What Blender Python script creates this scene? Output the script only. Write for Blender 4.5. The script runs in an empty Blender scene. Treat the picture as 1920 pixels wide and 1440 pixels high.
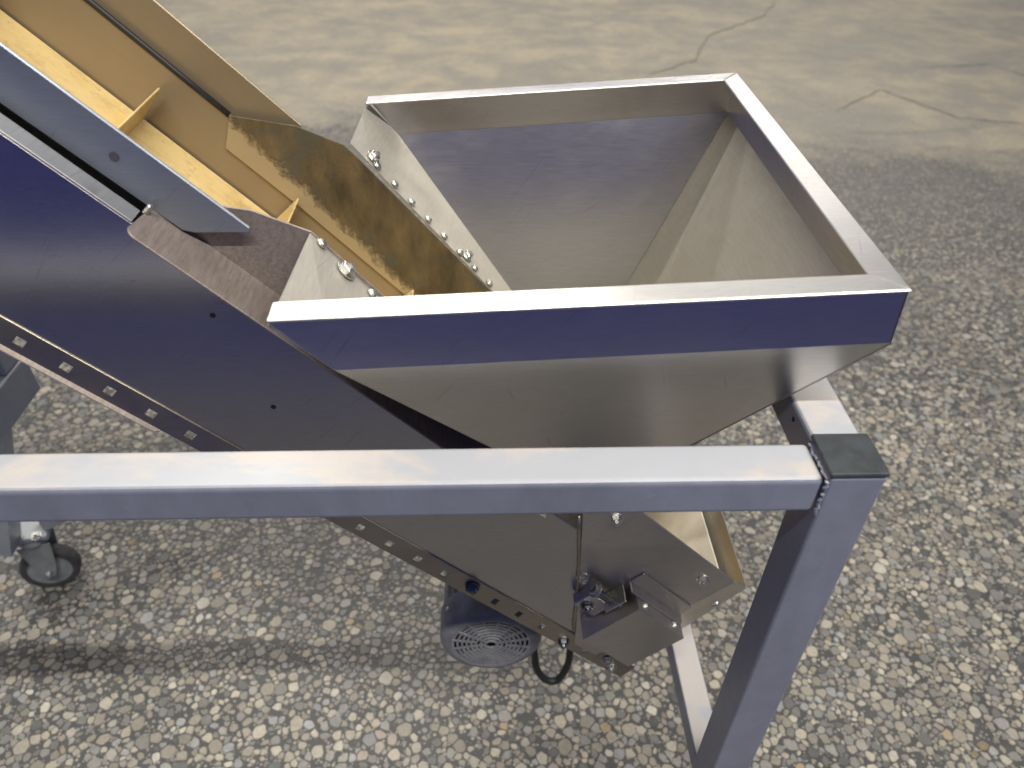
import bpy, bmesh, math, random
from mathutils import Vector, Matrix

random.seed(7)
scene = bpy.context.scene
H = 1.5                      # eye height above the floor, metres
COL = scene.collection

# ------------------------------------------------------------------ camera
def make_camera():
    p, r, y = 0.68195, -0.01932, 0.04482
    fwd = Vector((math.sin(y) * math.cos(p), math.cos(y) * math.cos(p), -math.sin(p)))
    right = Vector((math.cos(y), -math.sin(y), 0))
    down = fwd.cross(right)
    rr = math.cos(r) * right + math.sin(r) * down
    dd = -math.sin(r) * right + math.cos(r) * down
    cd = bpy.data.cameras.new('camera'); co = bpy.data.objects.new('camera', cd); COL.objects.link(co)
    m = Matrix((rr, -dd, -fwd)).transposed().to_4x4()
    m.translation = Vector((0, 0, H))
    co.matrix_world = m
    cd.sensor_width = 36; cd.lens = 36 * 1405 / 1920
    cd.clip_start = 0.02; cd.clip_end = 200
    cd.dof.use_dof = True; cd.dof.focus_distance = 0.85; cd.dof.aperture_fstop = 4.8
    scene.camera = co
make_camera()

# ------------------------------------------------------------------ world: a dim hall, bluish low down, paler towards the roof
w = bpy.data.worlds.new('World'); scene.world = w; w.use_nodes = True
nt = w.node_tree; nt.nodes.clear()
out = nt.nodes.new('ShaderNodeOutputWorld'); bg = nt.nodes.new('ShaderNodeBackground')
tc = nt.nodes.new('ShaderNodeTexCoord'); sx = nt.nodes.new('ShaderNodeSeparateXYZ'); rp = nt.nodes.new('ShaderNodeValToRGB')
rp.color_ramp.elements[0].position = 0.0; rp.color_ramp.elements[0].color = (0.034, 0.039, 0.150, 1)
rp.color_ramp.elements[1].position = 0.75; rp.color_ramp.elements[1].color = (0.15, 0.15, 0.152, 1)
e = rp.color_ramp.elements.new(0.34); e.color = (0.075, 0.080, 0.235, 1)
e = rp.color_ramp.elements.new(0.48); e.color = (0.15, 0.15, 0.16, 1)
nt.links.new(tc.outputs['Generated'], sx.inputs[0]); nt.links.new(sx.outputs['Z'], rp.inputs[0])
nt.links.new(rp.outputs[0], bg.inputs[0]); bg.inputs[1].default_value = 1.0
nt.links.new(bg.outputs[0], out.inputs[0])

# ------------------------------------------------------------------ ceiling strip lamps of the hall
def strip(name, x, y, z, lx, ly, power, col):
    ld = bpy.data.lights.new(name, 'AREA'); ld.shape = 'RECTANGLE'; ld.size = lx; ld.size_y = ly
    ld.energy = power; ld.color = col
    o = bpy.data.objects.new(name, ld); COL.objects.link(o); o.location = (x, y, z)
    return o
WARM = (1.0, 0.95, 0.855)
strip('strip_lamp', 1.9, -1.75, 6.0, 7.0, 0.10, 560, WARM)
strip('strip_lamp', -2.2, 3.5, 6.0, 5.0, 0.12, 190, WARM)
strip('strip_lamp', -1.4, 7.8, 6.0, 4.0, 0.6, 300, WARM)
strip('strip_lamp', 4.5, 11.5, 6.0, 5.0, 0.6, 260, WARM)

scene.view_settings.view_transform = 'Standard'; scene.view_settings.look = 'None'
scene.view_settings.exposure = 0.14; scene.view_settings.gamma = 1.0
scene.view_settings.use_curve_mapping = False
scene.render.engine = 'CYCLES'

# ------------------------------------------------------------------ helpers
def nodemat(name):
    m = bpy.data.materials.new(name); m.use_nodes = True
    t = m.node_tree; b = t.nodes['Principled BSDF']
    return m, t, b
def N(t, kind, **kw):
    n = t.nodes.new('ShaderNode' + kind)
    for k, v in kw.items(): setattr(n, k, v)
    return n
def coords(t, scale=(1, 1, 1), rot=(0, 0, 0)):
    c = N(t, 'TexCoord'); src = c.outputs['Object']
    if any(rot):                                   # turn first, stretch after
        m0 = N(t, 'Mapping'); m0.inputs['Rotation'].default_value = rot; t.links.new(src, m0.inputs[0]); src = m0.outputs[0]
    mp = N(t, 'Mapping'); mp.inputs['Scale'].default_value = scale
    t.links.new(src, mp.inputs[0]); return mp.outputs[0]
def noise(t, vec, scale, detail=3, rough=0.55, dist=0.0):
    n = N(t, 'TexNoise'); n.inputs['Scale'].default_value = scale; n.inputs['Detail'].default_value = detail
    n.inputs['Roughness'].default_value = rough; n.inputs['Distortion'].default_value = dist
    if vec: t.links.new(vec, n.inputs['Vector'])
    return n.outputs['Fac']
def ramp(t, fac, stops, interp='LINEAR'):
    r = N(t, 'ValToRGB'); r.color_ramp.interpolation = interp
    el = r.color_ramp.elements
    while len(el) < len(stops): el.new(0.5)
    for e_, (p, c) in zip(el, stops):
        e_.position = p; e_.color = (c, c, c, 1) if isinstance(c, (int, float)) else (*c, 1)
    t.links.new(fac, r.inputs[0]); return r.outputs[0]
def mix(t, fac, a, b, blend='MIX'):
    m = N(t, 'Mix', data_type='RGBA', blend_type=blend)
    for s, v in ((m.inputs[0], fac), (m.inputs[6], a), (m.inputs[7], b)):
        if hasattr(v, 'node'): t.links.new(v, s)
        elif isinstance(v, (int, float)): s.default_value = v
        else: s.default_value = (*v, 1)
    return m.outputs[2]
def maths(t, op, a, b=None, c=None, clamp=False):
    m = N(t, 'Math', operation=op); m.use_clamp = clamp
    for s, v in zip(m.inputs, (a, b, c)):
        if v is None: continue
        if hasattr(v, 'node'): t.links.new(v, s)
        else: s.default_value = v
    return m.outputs[0]
def bump(t, b, h, strength, dist=0.001):
    n = N(t, 'Bump'); n.inputs['Strength'].default_value = strength; n.inputs['Distance'].default_value = dist
    t.links.new(h, n.inputs['Height']); t.links.new(n.outputs[0], b.inputs['Normal'])
def up_mask(t, lo, hi):
    g = N(t, 'NewGeometry'); s = N(t, 'SeparateXYZ'); t.links.new(g.outputs['True Normal'], s.inputs[0])
    m = N(t, 'MapRange'); m.inputs[1].default_value = lo; m.inputs[2].default_value = hi; t.links.new(s.outputs['Z'], m.inputs[0])
    return m.outputs[0]

def steel(name, base, rough, streak=(4, 4, 90), smudge=0.35, metallic=1.0, tint=(0.20, 0.17, 0.12), bstr=0.10, rot=(0, 0, 0), rv=0.22):
    """brushed sheet: fine stretched grain, patchy gloss, hand and dust smudges"""
    m, t, b = nodemat(name)
    v = coords(t); vs = coords(t, streak, rot)
    g = noise(t, vs, 9, 4, 0.6); s1 = noise(t, v, 5.5, 5, 0.6, 0.6); s2 = noise(t, v, 26, 4, 0.65)
    c = mix(t, ramp(t, g, [(0.3, 0.0), (0.7, 1.0)]), [x * 0.90 for x in base], [min(1, x * 1.06) for x in base])
    sm = maths(t, 'MULTIPLY', ramp(t, s1, [(0.48, 0.0), (0.68, 1.0)]), ramp(t, s2, [(0.35, 0.2), (0.7, 1.0)]))
    sm = maths(t, 'MULTIPLY', sm, smudge)
    c = mix(t, sm, c, tint)
    for rr_, k_ in (((0.4, 0.9, 0.2), 0.5), ((1.2, 0.3, 0.8), 0.4)):
        sc_ = noise(t, coords(t, (3, 3, 160), rr_), 4, 2, 0.5); c = mix(t, ramp(t, sc_, [(0.70, 0.0), (0.745, k_)]), c, [x * 0.55 for x in base])
    t.links.new(c, b.inputs['Base Color'])
    r = maths(t, 'ADD', maths(t, 'MULTIPLY', s1, rv), rough - rv / 2)
    r = maths(t, 'ADD', r, maths(t, 'MULTIPLY', g, 0.08)); r = maths(t, 'ADD', r, maths(t, 'MULTIPLY', sm, 0.35))
    t.links.new(r, b.inputs['Roughness']); b.inputs['Metallic'].default_value = metallic
    bump(t, b, g, bstr, 0.0006)
    return m

def paint(name, base, rough, dust=(0.60, 0.555, 0.52), dust_amt=0.8, chip=(0.16, 0.12, 0.09)):
    """enamel on steel tube; faces that look up are paled for overhead light, with dust in patches"""
    m, t, b = nodemat(name)
    v = coords(t)
    n1 = noise(t, coords(t, (0.7, 1.4, 1)), 8, 6, 0.62, 0.3); n2 = noise(t, v, 60, 4, 0.6); n3 = noise(t, coords(t, (60, 8, 60)), 3, 3)
    up = up_mask(t, 0.75, 0.98)
    c = mix(t, ramp(t, n2, [(0.35, 0.0), (0.7, 1.0)]), [x * 0.93 for x in base], base)
    hand = noise(t, coords(t, (1, 1, 0.5)), 6, 6, 0.7, 0.6)
    c = mix(t, 1.0, c, ramp(t, hand, [(0.32, 0.80), (0.62, 1.08)]), 'MULTIPLY')
    scr = noise(t, coords(t, (9, 9, 220), (0.3, 0.5, 0)), 3, 2); c = mix(t, ramp(t, scr, [(0.70, 0.0), (0.76, 0.30)]), c, (0.36, 0.37, 0.40))
    thin = mix(t, maths(t, 'MULTIPLY', up, 0.62), c, (0.66, 0.68, 0.72))  # upward faces evenly paled: dust plus overhead light put into the colour
    pat = ramp(t, n1, [(0.46, 0.0), (0.53, 1.0)])
    pat = maths(t, 'MULTIPLY', maths(t, 'MULTIPLY', pat, up), maths(t, 'ADD', maths(t, 'MULTIPLY', n3, 0.5), dust_amt - 0.25))
    c = mix(t, pat, thin, dust)
    ch = ramp(t, noise(t, v, 42, 5, 0.7), [(0.72, 0.0), (0.75, 1.0)])
    c = mix(t, maths(t, 'MULTIPLY', ch, 0.7), c, chip)
    t.links.new(c, b.inputs['Base Color'])
    r = maths(t, 'ADD', maths(t, 'MULTIPLY', maths(t, 'MAXIMUM', pat, maths(t, 'MULTIPLY', up, 0.35)), 0.45), rough)
    t.links.new(r, b.inputs['Roughness'])
    bump(t, b, noise(t, v, 220, 2), 0.06, 0.0005)
    return m

def plain(name, base, rough, metallic=0.0, var=0.25, scale=30, bs=0.1):
    m, t, b = nodemat(name)
    v = coords(t); n = noise(t, v, scale, 5, 0.65)
    c = mix(t, ramp(t, n, [(0.3, 0.0), (0.72, 1.0)]), [x * (1 - var) for x in base], [min(1, x * (1 + var * 0.6)) for x in base])
    t.links.new(c, b.inputs['Base Color']); b.inputs['Metallic'].default_value = metallic
    t.links.new(maths(t, 'ADD', maths(t, 'MULTIPLY', n, 0.2), rough - 0.1), b.inputs['Roughness'])
    bump(t, b, noise(t, v, scale * 6, 3), bs, 0.0008)
    return m

R45 = (0, math.radians(45), 0)
M = {}
M['stainless'] = steel('brushed_stainless', (0.58, 0.565, 0.55), 0.27, smudge=0.10, bstr=0.02, rv=0.08)
M['gusset'] = steel('pale_stainless', (0.60, 0.57, 0.50), 0.50, smudge=0.3, tint=(0.25, 0.24, 0.24), metallic=0.6)  # paler copy of the end wall steel, ceiling reflection put into its colour
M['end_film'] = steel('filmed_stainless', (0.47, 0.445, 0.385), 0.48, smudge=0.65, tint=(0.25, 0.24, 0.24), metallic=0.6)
M['hopper_in'] = steel('worn_stainless', (0.47, 0.46, 0.47), 0.29, smudge=0.30, bstr=0.03, rv=0.10, tint=(0.26, 0.24, 0.24))
M['rim'] = steel('polished_rim', (0.72, 0.71, 0.69), 0.30, streak=(3, 90, 90), smudge=0.15)
M['side'] = steel('side_sheet', (0.52, 0.51, 0.51), 0.25, smudge=0.06, tint=(0.16, 0.14, 0.13), bstr=0.008, rv=0.05)
M['tail'] = steel('tail_sheet', (0.58, 0.55, 0.50), 0.38, smudge=0.35, tint=(0.20, 0.16, 0.11))
M['strip'] = steel('holed_sheet', (0.44, 0.40, 0.32), 0.36, smudge=0.6, tint=(0.26, 0.19, 0.09))
M['guard'] = steel('galvanised_guard', (0.30, 0.33, 0.38), 0.42, smudge=0.25, tint=(0.2, 0.2, 0.22), metallic=0.75)
M['paint'] = paint('blue_grey_enamel', (0.215, 0.230, 0.295), 0.30)
M['stand'] = paint('pale_grey_enamel', (0.36, 0.40, 0.44), 0.35, dust_amt=0.6)
M['cap'] = plain('black_plastic', (0.062, 0.070, 0.078), 0.42, 0, 0.35, 40)
M['rubber'] = plain('black_rubber', (0.022, 0.022, 0.026), 0.5)
M['tyre'] = plain('dusty_tyre', (0.075, 0.075, 0.075), 0.65, 0, 0.4, 40)
M['zinc'] = plain('zinc_fastener', (0.62, 0.62, 0.60), 0.38, 1.0, 0.25, 90)
M['dark_zinc'] = plain('oily_fastener', (0.22, 0.23, 0.27), 0.33, 1.0, 0.3, 90)
M['motor'] = plain('motor_grey', (0.19, 0.20, 0.23), 0.42, 0.2, 0.3, 35)
M['grime'] = plain('dark_grime', (0.07, 0.07, 0.08), 0.6)
M['pale_sheet'] = plain('cream_end_sheet', (0.76, 0.72, 0.62), 0.45, 0, 0.15, 25)  # light colour for the sheet added in the shaded tail
M['grille'] = plain('grille_grey', (0.27, 0.275, 0.30), 0.45, 0.2, 0.3, 60)
M['black'] = plain('dark_void', (0.012, 0.012, 0.013), 0.8)
M['hub'] = plain('grey_nylon', (0.30, 0.33, 0.33), 0.45, 0, 0.25, 30)

def belt_mat():
    m, t, b = nodemat('yellow_belt')
    v = coords(t); n1 = noise(t, v, 14, 5, 0.6, 0.5); n2 = noise(t, coords(t, (4, 30, 2.5), R45), 4, 4); n3 = noise(t, v, 90, 4, 0.7)
    c = mix(t, ramp(t, n1, [(0.35, 0.0), (0.7, 1.0)]), (0.66, 0.48, 0.19), (0.78, 0.61, 0.30))
    c = mix(t, maths(t, 'MULTIPLY', ramp(t, n2, [(0.52, 0.0), (0.72, 1.0)]), 0.4), c, (0.45, 0.30, 0.10))
    c = mix(t, ramp(t, n3, [(0.60, 0.0), (0.74, 0.6)]), c, (0.24, 0.16, 0.07))
    c = mix(t, ramp(t, noise(t, v, 22, 6, 0.75), [(0.52, 0.0), (0.66, 0.45)]), c, (0.40, 0.28, 0.13))
    t.links.new(c, b.inputs['Base Color']); b.inputs['Roughness'].default_value = 0.5
    bump(t, b, n3, 0.12, 0.001)
    return m
M['belt'] = belt_mat()

def wall_mat():
    """inner trough wall filmed with tan powder"""
    m, t, b = nodemat('tan_trough_wall')
    v = coords(t); n1 = noise(t, v, 7, 4, 0.6); n2 = noise(t, coords(t, (30, 40, 2), R45), 5, 3)
    c = mix(t, n1, (0.25, 0.20, 0.13), (0.33, 0.265, 0.175))
    c = mix(t, maths(t, 'MULTIPLY', ramp(t, n2, [(0.58, 0.0), (0.78, 1.0)]), 0.25), c, (0.24, 0.17, 0.09))
    t.links.new(c, b.inputs['Base Color']); b.inputs['Metallic'].default_value = 0.35; b.inputs['Roughness'].default_value = 0.40
    bump(t, b, n2, 0.08, 0.0005)
    return m
M['wall'] = wall_mat()

def residue_mat():
    """skirt plate caked with brown residue that ends in a ragged edge above a cleaner band"""
    m, t, b = nodemat('caked_residue')
    c0 = N(t, 'TexCoord'); s = N(t, 'SeparateXYZ'); t.links.new(c0.outputs['Object'], s.inputs[0])
    # v runs across the trough, u along it
    zz = maths(t, 'SUBTRACT', s.outputs['Z'], H)
    vv = maths(t, 'MULTIPLY', maths(t, 'ADD', s.outputs['X'], zz), 0.70711 / 0.96)
    uu = maths(t, 'MULTIPLY', maths(t, 'SUBTRACT', s.outputs['X'], zz), 0.70711 / 0.96)
    v = coords(t)
    big = noise(t, v, 38, 6, 0.75, 0.3); drip = noise(t, coords(t, (110, 110, 20)), 2.2, 4, 0.6)
    edge = maths(t, 'ADD', vv, maths(t, 'MULTIPLY', uu, 0.085))
    edge = maths(t, 'ADD', edge, maths(t, 'MULTIPLY', maths(t, 'SUBTRACT', big, 0.5), 0.035))
    edge = maths(t, 'ADD', edge, maths(t, 'MULTIPLY', maths(t, 'SUBTRACT', drip, 0.5), 0.018))
    mask = N(t, 'MapRange'); mask.inputs[1].default_value = -0.465; mask.inputs[2].default_value = -0.455
    t.links.new(edge, mask.inputs[0])
    n1 = noise(t, v, 16, 5, 0.65, 0.6); n2 = noise(t, coords(t, (22, 22, 8)), 1.6, 4, 0.6)
    d = mix(t, ramp(t, n2, [(0.32, 0.0), (0.68, 1.0)]), (0.060, 0.044, 0.022), (0.165, 0.118, 0.055))
    d = mix(t, ramp(t, n1, [(0.5, 0.0), (0.66, 0.85)]), d, (0.085, 0.078, 0.055))
    cl = mix(t, noise(t, v, 9), (0.33, 0.255, 0.14), (0.42, 0.33, 0.195))  # tan of the cleaner band has the belt's reflection put into it
    t.links.new(mix(t, mask.outputs[0], cl, d), b.inputs['Base Color'])
    b.inputs['Roughness'].default_value = 0.62
    bump(t, b, maths(t, 'MULTIPLY', maths(t, 'ADD', n2, big), mask.outputs[0]), 0.55, 0.003)
    return m
M['residue'] = residue_mat()

def dusty_mat():
    m, t, b = nodemat('dusty_flange')
    v = coords(t); n1 = noise(t, v, 12, 5, 0.65, 0.5); n2 = noise(t, coords(t, (90, 12, 90), R45), 3, 4, 0.7); n3 = noise(t, v, 150, 3, 0.7)
    c = mix(t, ramp(t, n2, [(0.3, 0.0), (0.7, 1.0)]), (0.16, 0.145, 0.14), (0.33, 0.30, 0.28))
    c = mix(t, maths(t, 'MULTIPLY', n1, 0.55), c, (0.34, 0.25, 0.21))
    c = mix(t, ramp(t, n3, [(0.6, 0.0), (0.8, 0.5)]), c, (0.08, 0.07, 0.07))
    t.links.new(c, b.inputs['Base Color']); b.inputs['Metallic'].default_value = 0.4; b.inputs['Roughness'].default_value = 0.55
    bump(t, b, n2, 0.15, 0.001)
    return m
M['dusty'] = dusty_mat()

# ---- geometry
K = 0.96                      # conveyor scale
def P(u, y, v):
    """trough coordinates: u runs down the 45 degree incline, v at right angles to it, y across"""
    return Vector(((u + v) * 0.7071068 * K, y * K, (v - u) * 0.7071068 * K + H))
def WK(x, y, z): return Vector((x * K, y * K, z * K + H))
def W(x, y, z): return Vector((x, y, z + H))

def link(name, bm, mat, parent=None, smooth=False):
    me = bpy.data.meshes.new(name); bmesh.ops.recalc_face_normals(bm, faces=bm.faces); bm.to_mesh(me); bm.free()
    return link_mesh(name, me, mat, parent, smooth)
def link_mesh(name, me, mat, parent=None, smooth=False):
    o = bpy.data.objects.new(name, me); COL.objects.link(o)
    if mat and not me.materials: me.materials.append(M[mat] if isinstance(mat, str) else mat)
    if smooth: me.polygons.foreach_set('use_smooth', [True] * len(me.polygons))
    if parent: attach(o, parent)
    return o
def attach(o, parent):
    o.parent = parent
    if parent.type == 'EMPTY': o.matrix_parent_inverse = Matrix.Translation(parent.location).inverted()
def bev(bm, w, seg=2):
    if w > 0:
        es = [e_ for e_ in bm.edges if len(e_.link_faces) == 2 and e_.calc_face_angle(0) > 0.5]
        bmesh.ops.bevel(bm, geom=es, offset=w, segments=seg, affect='EDGES', profile=0.5, clamp_overlap=True)
def add_sheet(bm, pts, off):
    a = [bm.verts.new(p) for p in pts]; c = [bm.verts.new(Vector(p) + off) for p in pts]
    n = len(pts); bm.faces.new(a); bm.faces.new(c[::-1])
    for i in range(n):
        j = (i + 1) % n; bm.faces.new((a[i], c[i], c[j], a[j]))
def sheet(name, pts, off, mat, parent, bevel=0.0006):
    """flat plate: outline pts pushed by the vector off (its thickness)"""
    bm = bmesh.new(); add_sheet(bm, [Vector(p) for p in pts], Vector(off)); bmesh.ops.recalc_face_normals(bm, faces=bm.faces); bev(bm, bevel, 1)
    return link(name, bm, mat, parent)
def tri_sheet(name, pts, th, mat, parent):
    """plate through 3 or more points, thickness along its own normal"""
    pts = [Vector(p) for p in pts]; n = (pts[1] - pts[0]).cross(pts[2] - pts[0]).normalized()
    return sheet(name, pts, n * th, mat, parent, 0.0004)
def box8(bm, o, a, b, c):
    o, a, b, c = map(Vector, (o, a, b, c)); add_sheet(bm, [o, o + a, o + a + b, o + b], c)
def bar(name, o, a, b, c, mat, parent, bevel=0.003, seg=3):
    bm = bmesh.new(); box8(bm, o, a, b, c); bmesh.ops.recalc_face_normals(bm, faces=bm.faces); bev(bm, bevel, seg)
    ob = link(name, bm, mat, parent)
    return ob
def ring_lathe(bm, prof, seg, origin, axis, close=False):
    axis = Vector(axis).normalized(); q = axis.to_track_quat('Z', 'Y'); origin = Vector(origin)
    rows = []
    for r, h in prof:
        if r < 1e-6: rows.append([bm.verts.new(origin + q @ Vector((0, 0, h)))])
        else: rows.append([bm.verts.new(origin + q @ Vector((r * math.cos(2 * math.pi * k / seg), r * math.sin(2 * math.pi * k / seg), h))) for k in range(seg)])
    pairs = list(zip(rows, rows[1:])) + ([(rows[-1], rows[0])] if close else [])
    for A, B in pairs:
        for k in range(seg):
            j = (k + 1) % seg
            if len(A) == 1 and len(B) == 1: continue
            if len(A) == 1: bm.faces.new((A[0], B[k], B[j]))
            elif len(B) == 1: bm.faces.new((A[k], B[0], A[j]))
            else: bm.faces.new((A[k], B[k], B[j], A[j]))
def lathe(name, prof, origin, axis, mat, parent, seg=40, close=False):
    bm = bmesh.new(); ring_lathe(bm, prof, seg, origin, axis, close)
    o = link(name, bm, mat, parent)
    me = o.data; me.polygons.foreach_set('use_smooth', [True] * len(me.polygons))
    me.set_sharp_from_angle(angle=math.radians(35))
    return o
def tube(name, pts, r, mat, parent, seg=10, sub=8):
    pts = [Vector(p) for p in pts]; path = []
    for i in range(len(pts) - 1):
        p0, p1, p2, p3 = pts[max(i - 1, 0)], pts[i], pts[i + 1], pts[min(i + 2, len(pts) - 1)]
        for k in range(sub):
            s = k / sub
            path.append(0.5 * ((2 * p1) + (p2 - p0) * s + (2 * p0 - 5 * p1 + 4 * p2 - p3) * s * s + (3 * p1 - p0 - 3 * p2 + p3) * s ** 3))
    path.append(pts[-1])
    bm = bmesh.new(); rows = []
    for i, p in enumerate(path):
        d = (path[min(i + 1, len(path) - 1)] - path[max(i - 1, 0)]).normalized(); q = d.to_track_quat('Z', 'Y')
        rows.append([bm.verts.new(p + q @ Vector((r * math.cos(2 * math.pi * k / seg), r * math.sin(2 * math.pi * k / seg), 0))) for k in range(seg)])
    for A, B in zip(rows, rows[1:]):
        for k in range(seg): bm.faces.new((A[k], A[(k + 1) % seg], B[(k + 1) % seg], B[k]))
    bm.faces.new(rows[0]); bm.faces.new(rows[-1][::-1])
    return link(name, bm, mat, parent, True)

def thing(name, loc, label, cat):
    o = bpy.data.objects.new(name, None); COL.objects.link(o); o.location = loc; o['label'] = label; o['category'] = cat
    o.empty_display_size = 0.1
    return o

# fastener meshes (shared)
def fast_mesh(name, r, h, wr, dome=False, square=False):
    bm = bmesh.new()
    ring_lathe(bm, [(0, 0), (wr, 0), (wr, 0.0012), (wr * 0.96, 0.0016), (0, 0.0016)], 18, (0, 0, 0), (0, 0, 1))
    seg = 4 if square else (14 if dome else 6)
    if dome: prof = [(0, 0.0014), (r, 0.0014), (r * 0.95, h * 0.45), (r * 0.7, h * 0.8), (r * 0.3, h), (0, h)]
    else: prof = [(0, 0.0014), (r, 0.0014), (r, h * 0.85), (r * 0.86, h), (r * 0.5, h), (r * 0.46, h + 0.004), (0, h + 0.004)]
    ring_lathe(bm, prof, seg, (0, 0, 0), (0, 0, 1))
    bmesh.ops.recalc_face_normals(bm, faces=bm.faces)
    me = bpy.data.meshes.new(name); bm.to_mesh(me); bm.free(); return me
HEX = fast_mesh('hex_bolt', 0.0075, 0.006, 0.0095); HEX.materials.append(M['zinc'])
HEXD = fast_mesh('hex_bolt_dark', 0.0075, 0.007, 0.010); HEXD.materials.append(M['dark_zinc'])
DOME = fast_mesh('dome_bolt', 0.0052, 0.0042, 0.0062, dome=True); DOME.materials.append(M['zinc'])
BIG = fast_mesh('large_bolt', 0.0085, 0.0065, 0.0115); BIG.materials.append(M['zinc'])
def bolt(me, loc, axis, parent, spin=0.0, name='bolt'):
    o = bpy.data.objects.new(name, me); COL.objects.link(o)
    q = Vector(axis).normalized().to_track_quat('Z', 'Y')
    o.parent = parent
    if parent.type == 'EMPTY': o.matrix_parent_inverse = Matrix.Translation(parent.location).inverted()
    o.rotation_mode = 'QUATERNION'; o.location = loc
    from mathutils import Quaternion
    o.rotation_quaternion = q @ Quaternion((0, 0, 1), spin)
    return o

# ================================================================== floor
def floor_material():
    m, t, b = nodemat('worn_exposed_aggregate')
    v = coords(t); c0 = N(t, 'TexCoord'); s = N(t, 'SeparateXYZ'); t.links.new(c0.outputs['Object'], s.inputs[0])
    fine = noise(t, v, 300, 4, 0.7); mid = noise(t, v, 7, 5, 0.6, 0.5); big = noise(t, coords(t, (0.6, 1.3, 1)), 1.1, 5, 0.6, 0.6)
    mat = mix(t, fine, (0.030, 0.031, 0.034), (0.072, 0.072, 0.073))
    mat = mix(t, ramp(t, mid, [(0.40, 0.0), (0.75, 0.35)]), mat, (0.12, 0.116, 0.105))
    # small chips in the matrix, and whole stones too far off to model
    def chips(scale, lo, hi):
        vo = N(t, 'TexVoronoi', feature='F1'); vo.inputs['Scale'].default_value = scale
        wv = N(t, 'VectorMath', operation='ADD'); nz = N(t, 'TexNoise'); nz.inputs['Scale'].default_value = scale * 1.3
        sc = N(t, 'VectorMath', operation='SCALE'); sc.inputs['Scale'].default_value = 0.35 / scale
        t.links.new(v, nz.inputs['Vector']); t.links.new(nz.outputs['Color'], sc.inputs[0])
        t.links.new(v, wv.inputs[0]); t.links.new(sc.outputs[0], wv.inputs[1]); t.links.new(wv.outputs[0], vo.inputs['Vector'])
        hue = N(t, 'SeparateColor'); t.links.new(vo.outputs['Color'], hue.inputs[0])
        # radius differs from stone to stone
        d = maths(t, 'SUBTRACT', maths(t, 'ADD', maths(t, 'MULTIPLY', hue.outputs[0], hi - lo), lo), vo.outputs['Distance'])
        msk = maths(t, 'MULTIPLY', d, 14.0, clamp=True)
        col = ramp(t, hue.outputs[1], [(0.0, (0.24, 0.235, 0.22)), (0.35, (0.36, 0.34, 0.29)), (0.62, (0.44, 0.41, 0.34)), (0.90, (0.50, 0.47, 0.40)), (0.96, (0.42, 0.31, 0.17)), (1.0, (0.56, 0.54, 0.50))])
        return msk, col
    m1, c1 = chips(130, 0.1, 0.55); m2, c2 = chips(72, 0.18, 0.62)
    far = N(t, 'MapRange'); far.inputs[1].default_value = 2.35; far.inputs[2].default_value = 2.6; t.links.new(s.outputs['Y'], far.inputs[0])
    base = mix(t, maths(t, 'MULTIPLY', m1, 0.5), mat, c1)
    base = mix(t, maths(t, 'MULTIPLY', m2, far.outputs[0]), base, c2)
    # dirt film that greys the stones in a broad band
    film = ramp(t, big, [(0.40, 0.0), (0.62, 0.7)])
    farther = N(t, 'MapRange'); farther.inputs[1].default_value = 2.0; farther.inputs[2].default_value = 3.2; t.links.new(s.outputs['Y'], farther.inputs[0])
    base = mix(t, maths(t, 'MULTIPLY', maths(t, 'MAXIMUM', film, 0.62), farther.outputs[0]), base, mix(t, mid, (0.09, 0.088, 0.08), (0.165, 0.158, 0.138)))
    # old tan topping beyond a ragged edge
    e1 = maths(t, 'ADD', s.outputs['Y'], maths(t, 'MULTIPLY', s.outputs['X'], 0.16))
    e1 = maths(t, 'ADD', e1, maths(t, 'MULTIPLY', maths(t, 'SUBTRACT', big, 0.5), 2.4))
    e1 = maths(t, 'ADD', e1, maths(t, 'MULTIPLY', maths(t, 'SUBTRACT', mid, 0.5), 0.7))
    top = N(t, 'MapRange'); top.inputs[1].default_value = 3.85; top.inputs[2].default_value = 4.3; t.links.new(e1, top.inputs[0])
    ns = noise(t, v, 55, 6, 0.8); streak = noise(t, coords(t, (0.7, 1.0, 1), (0, 0, 0.15)), 1.7, 6, 0.68, 0.4)
    tan = mix(t, ns, (0.20, 0.175, 0.125), (0.50, 0.435, 0.315))
    tan = mix(t, ramp(t, streak, [(0.38, 0.80), (0.58, 0.0)]), tan, (0.20, 0.188, 0.16))
    tan = mix(t, ramp(t, noise(t, v, 2.0, 3), [(0.66, 0.0), (0.74, 0.35)]), tan, (0.50, 0.33, 0.18))
    tan = mix(t, maths(t, 'MULTIPLY', m2, 0.35), tan, c2)
    tan = mix(t, ramp(t, noise(t, v, 3.2, 6, 0.7, 0.3), [(0.44, 0.0), (0.62, 0.75)]), tan, (0.22, 0.21, 0.185))
    base = mix(t, top.outputs[0], base, tan)
    t.links.new(base, b.inputs['Base Color'])
    t.links.new(maths(t, 'ADD', maths(t, 'MULTIPLY', mid, 0.25), 0.42), b.inputs['Roughness'])
    h = maths(t, 'ADD', maths(t, 'MULTIPLY', m1, 0.5), fine)
    bump(t, b, h, 0.25, 0.001)
    return m
M['floor'] = floor_material()

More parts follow.
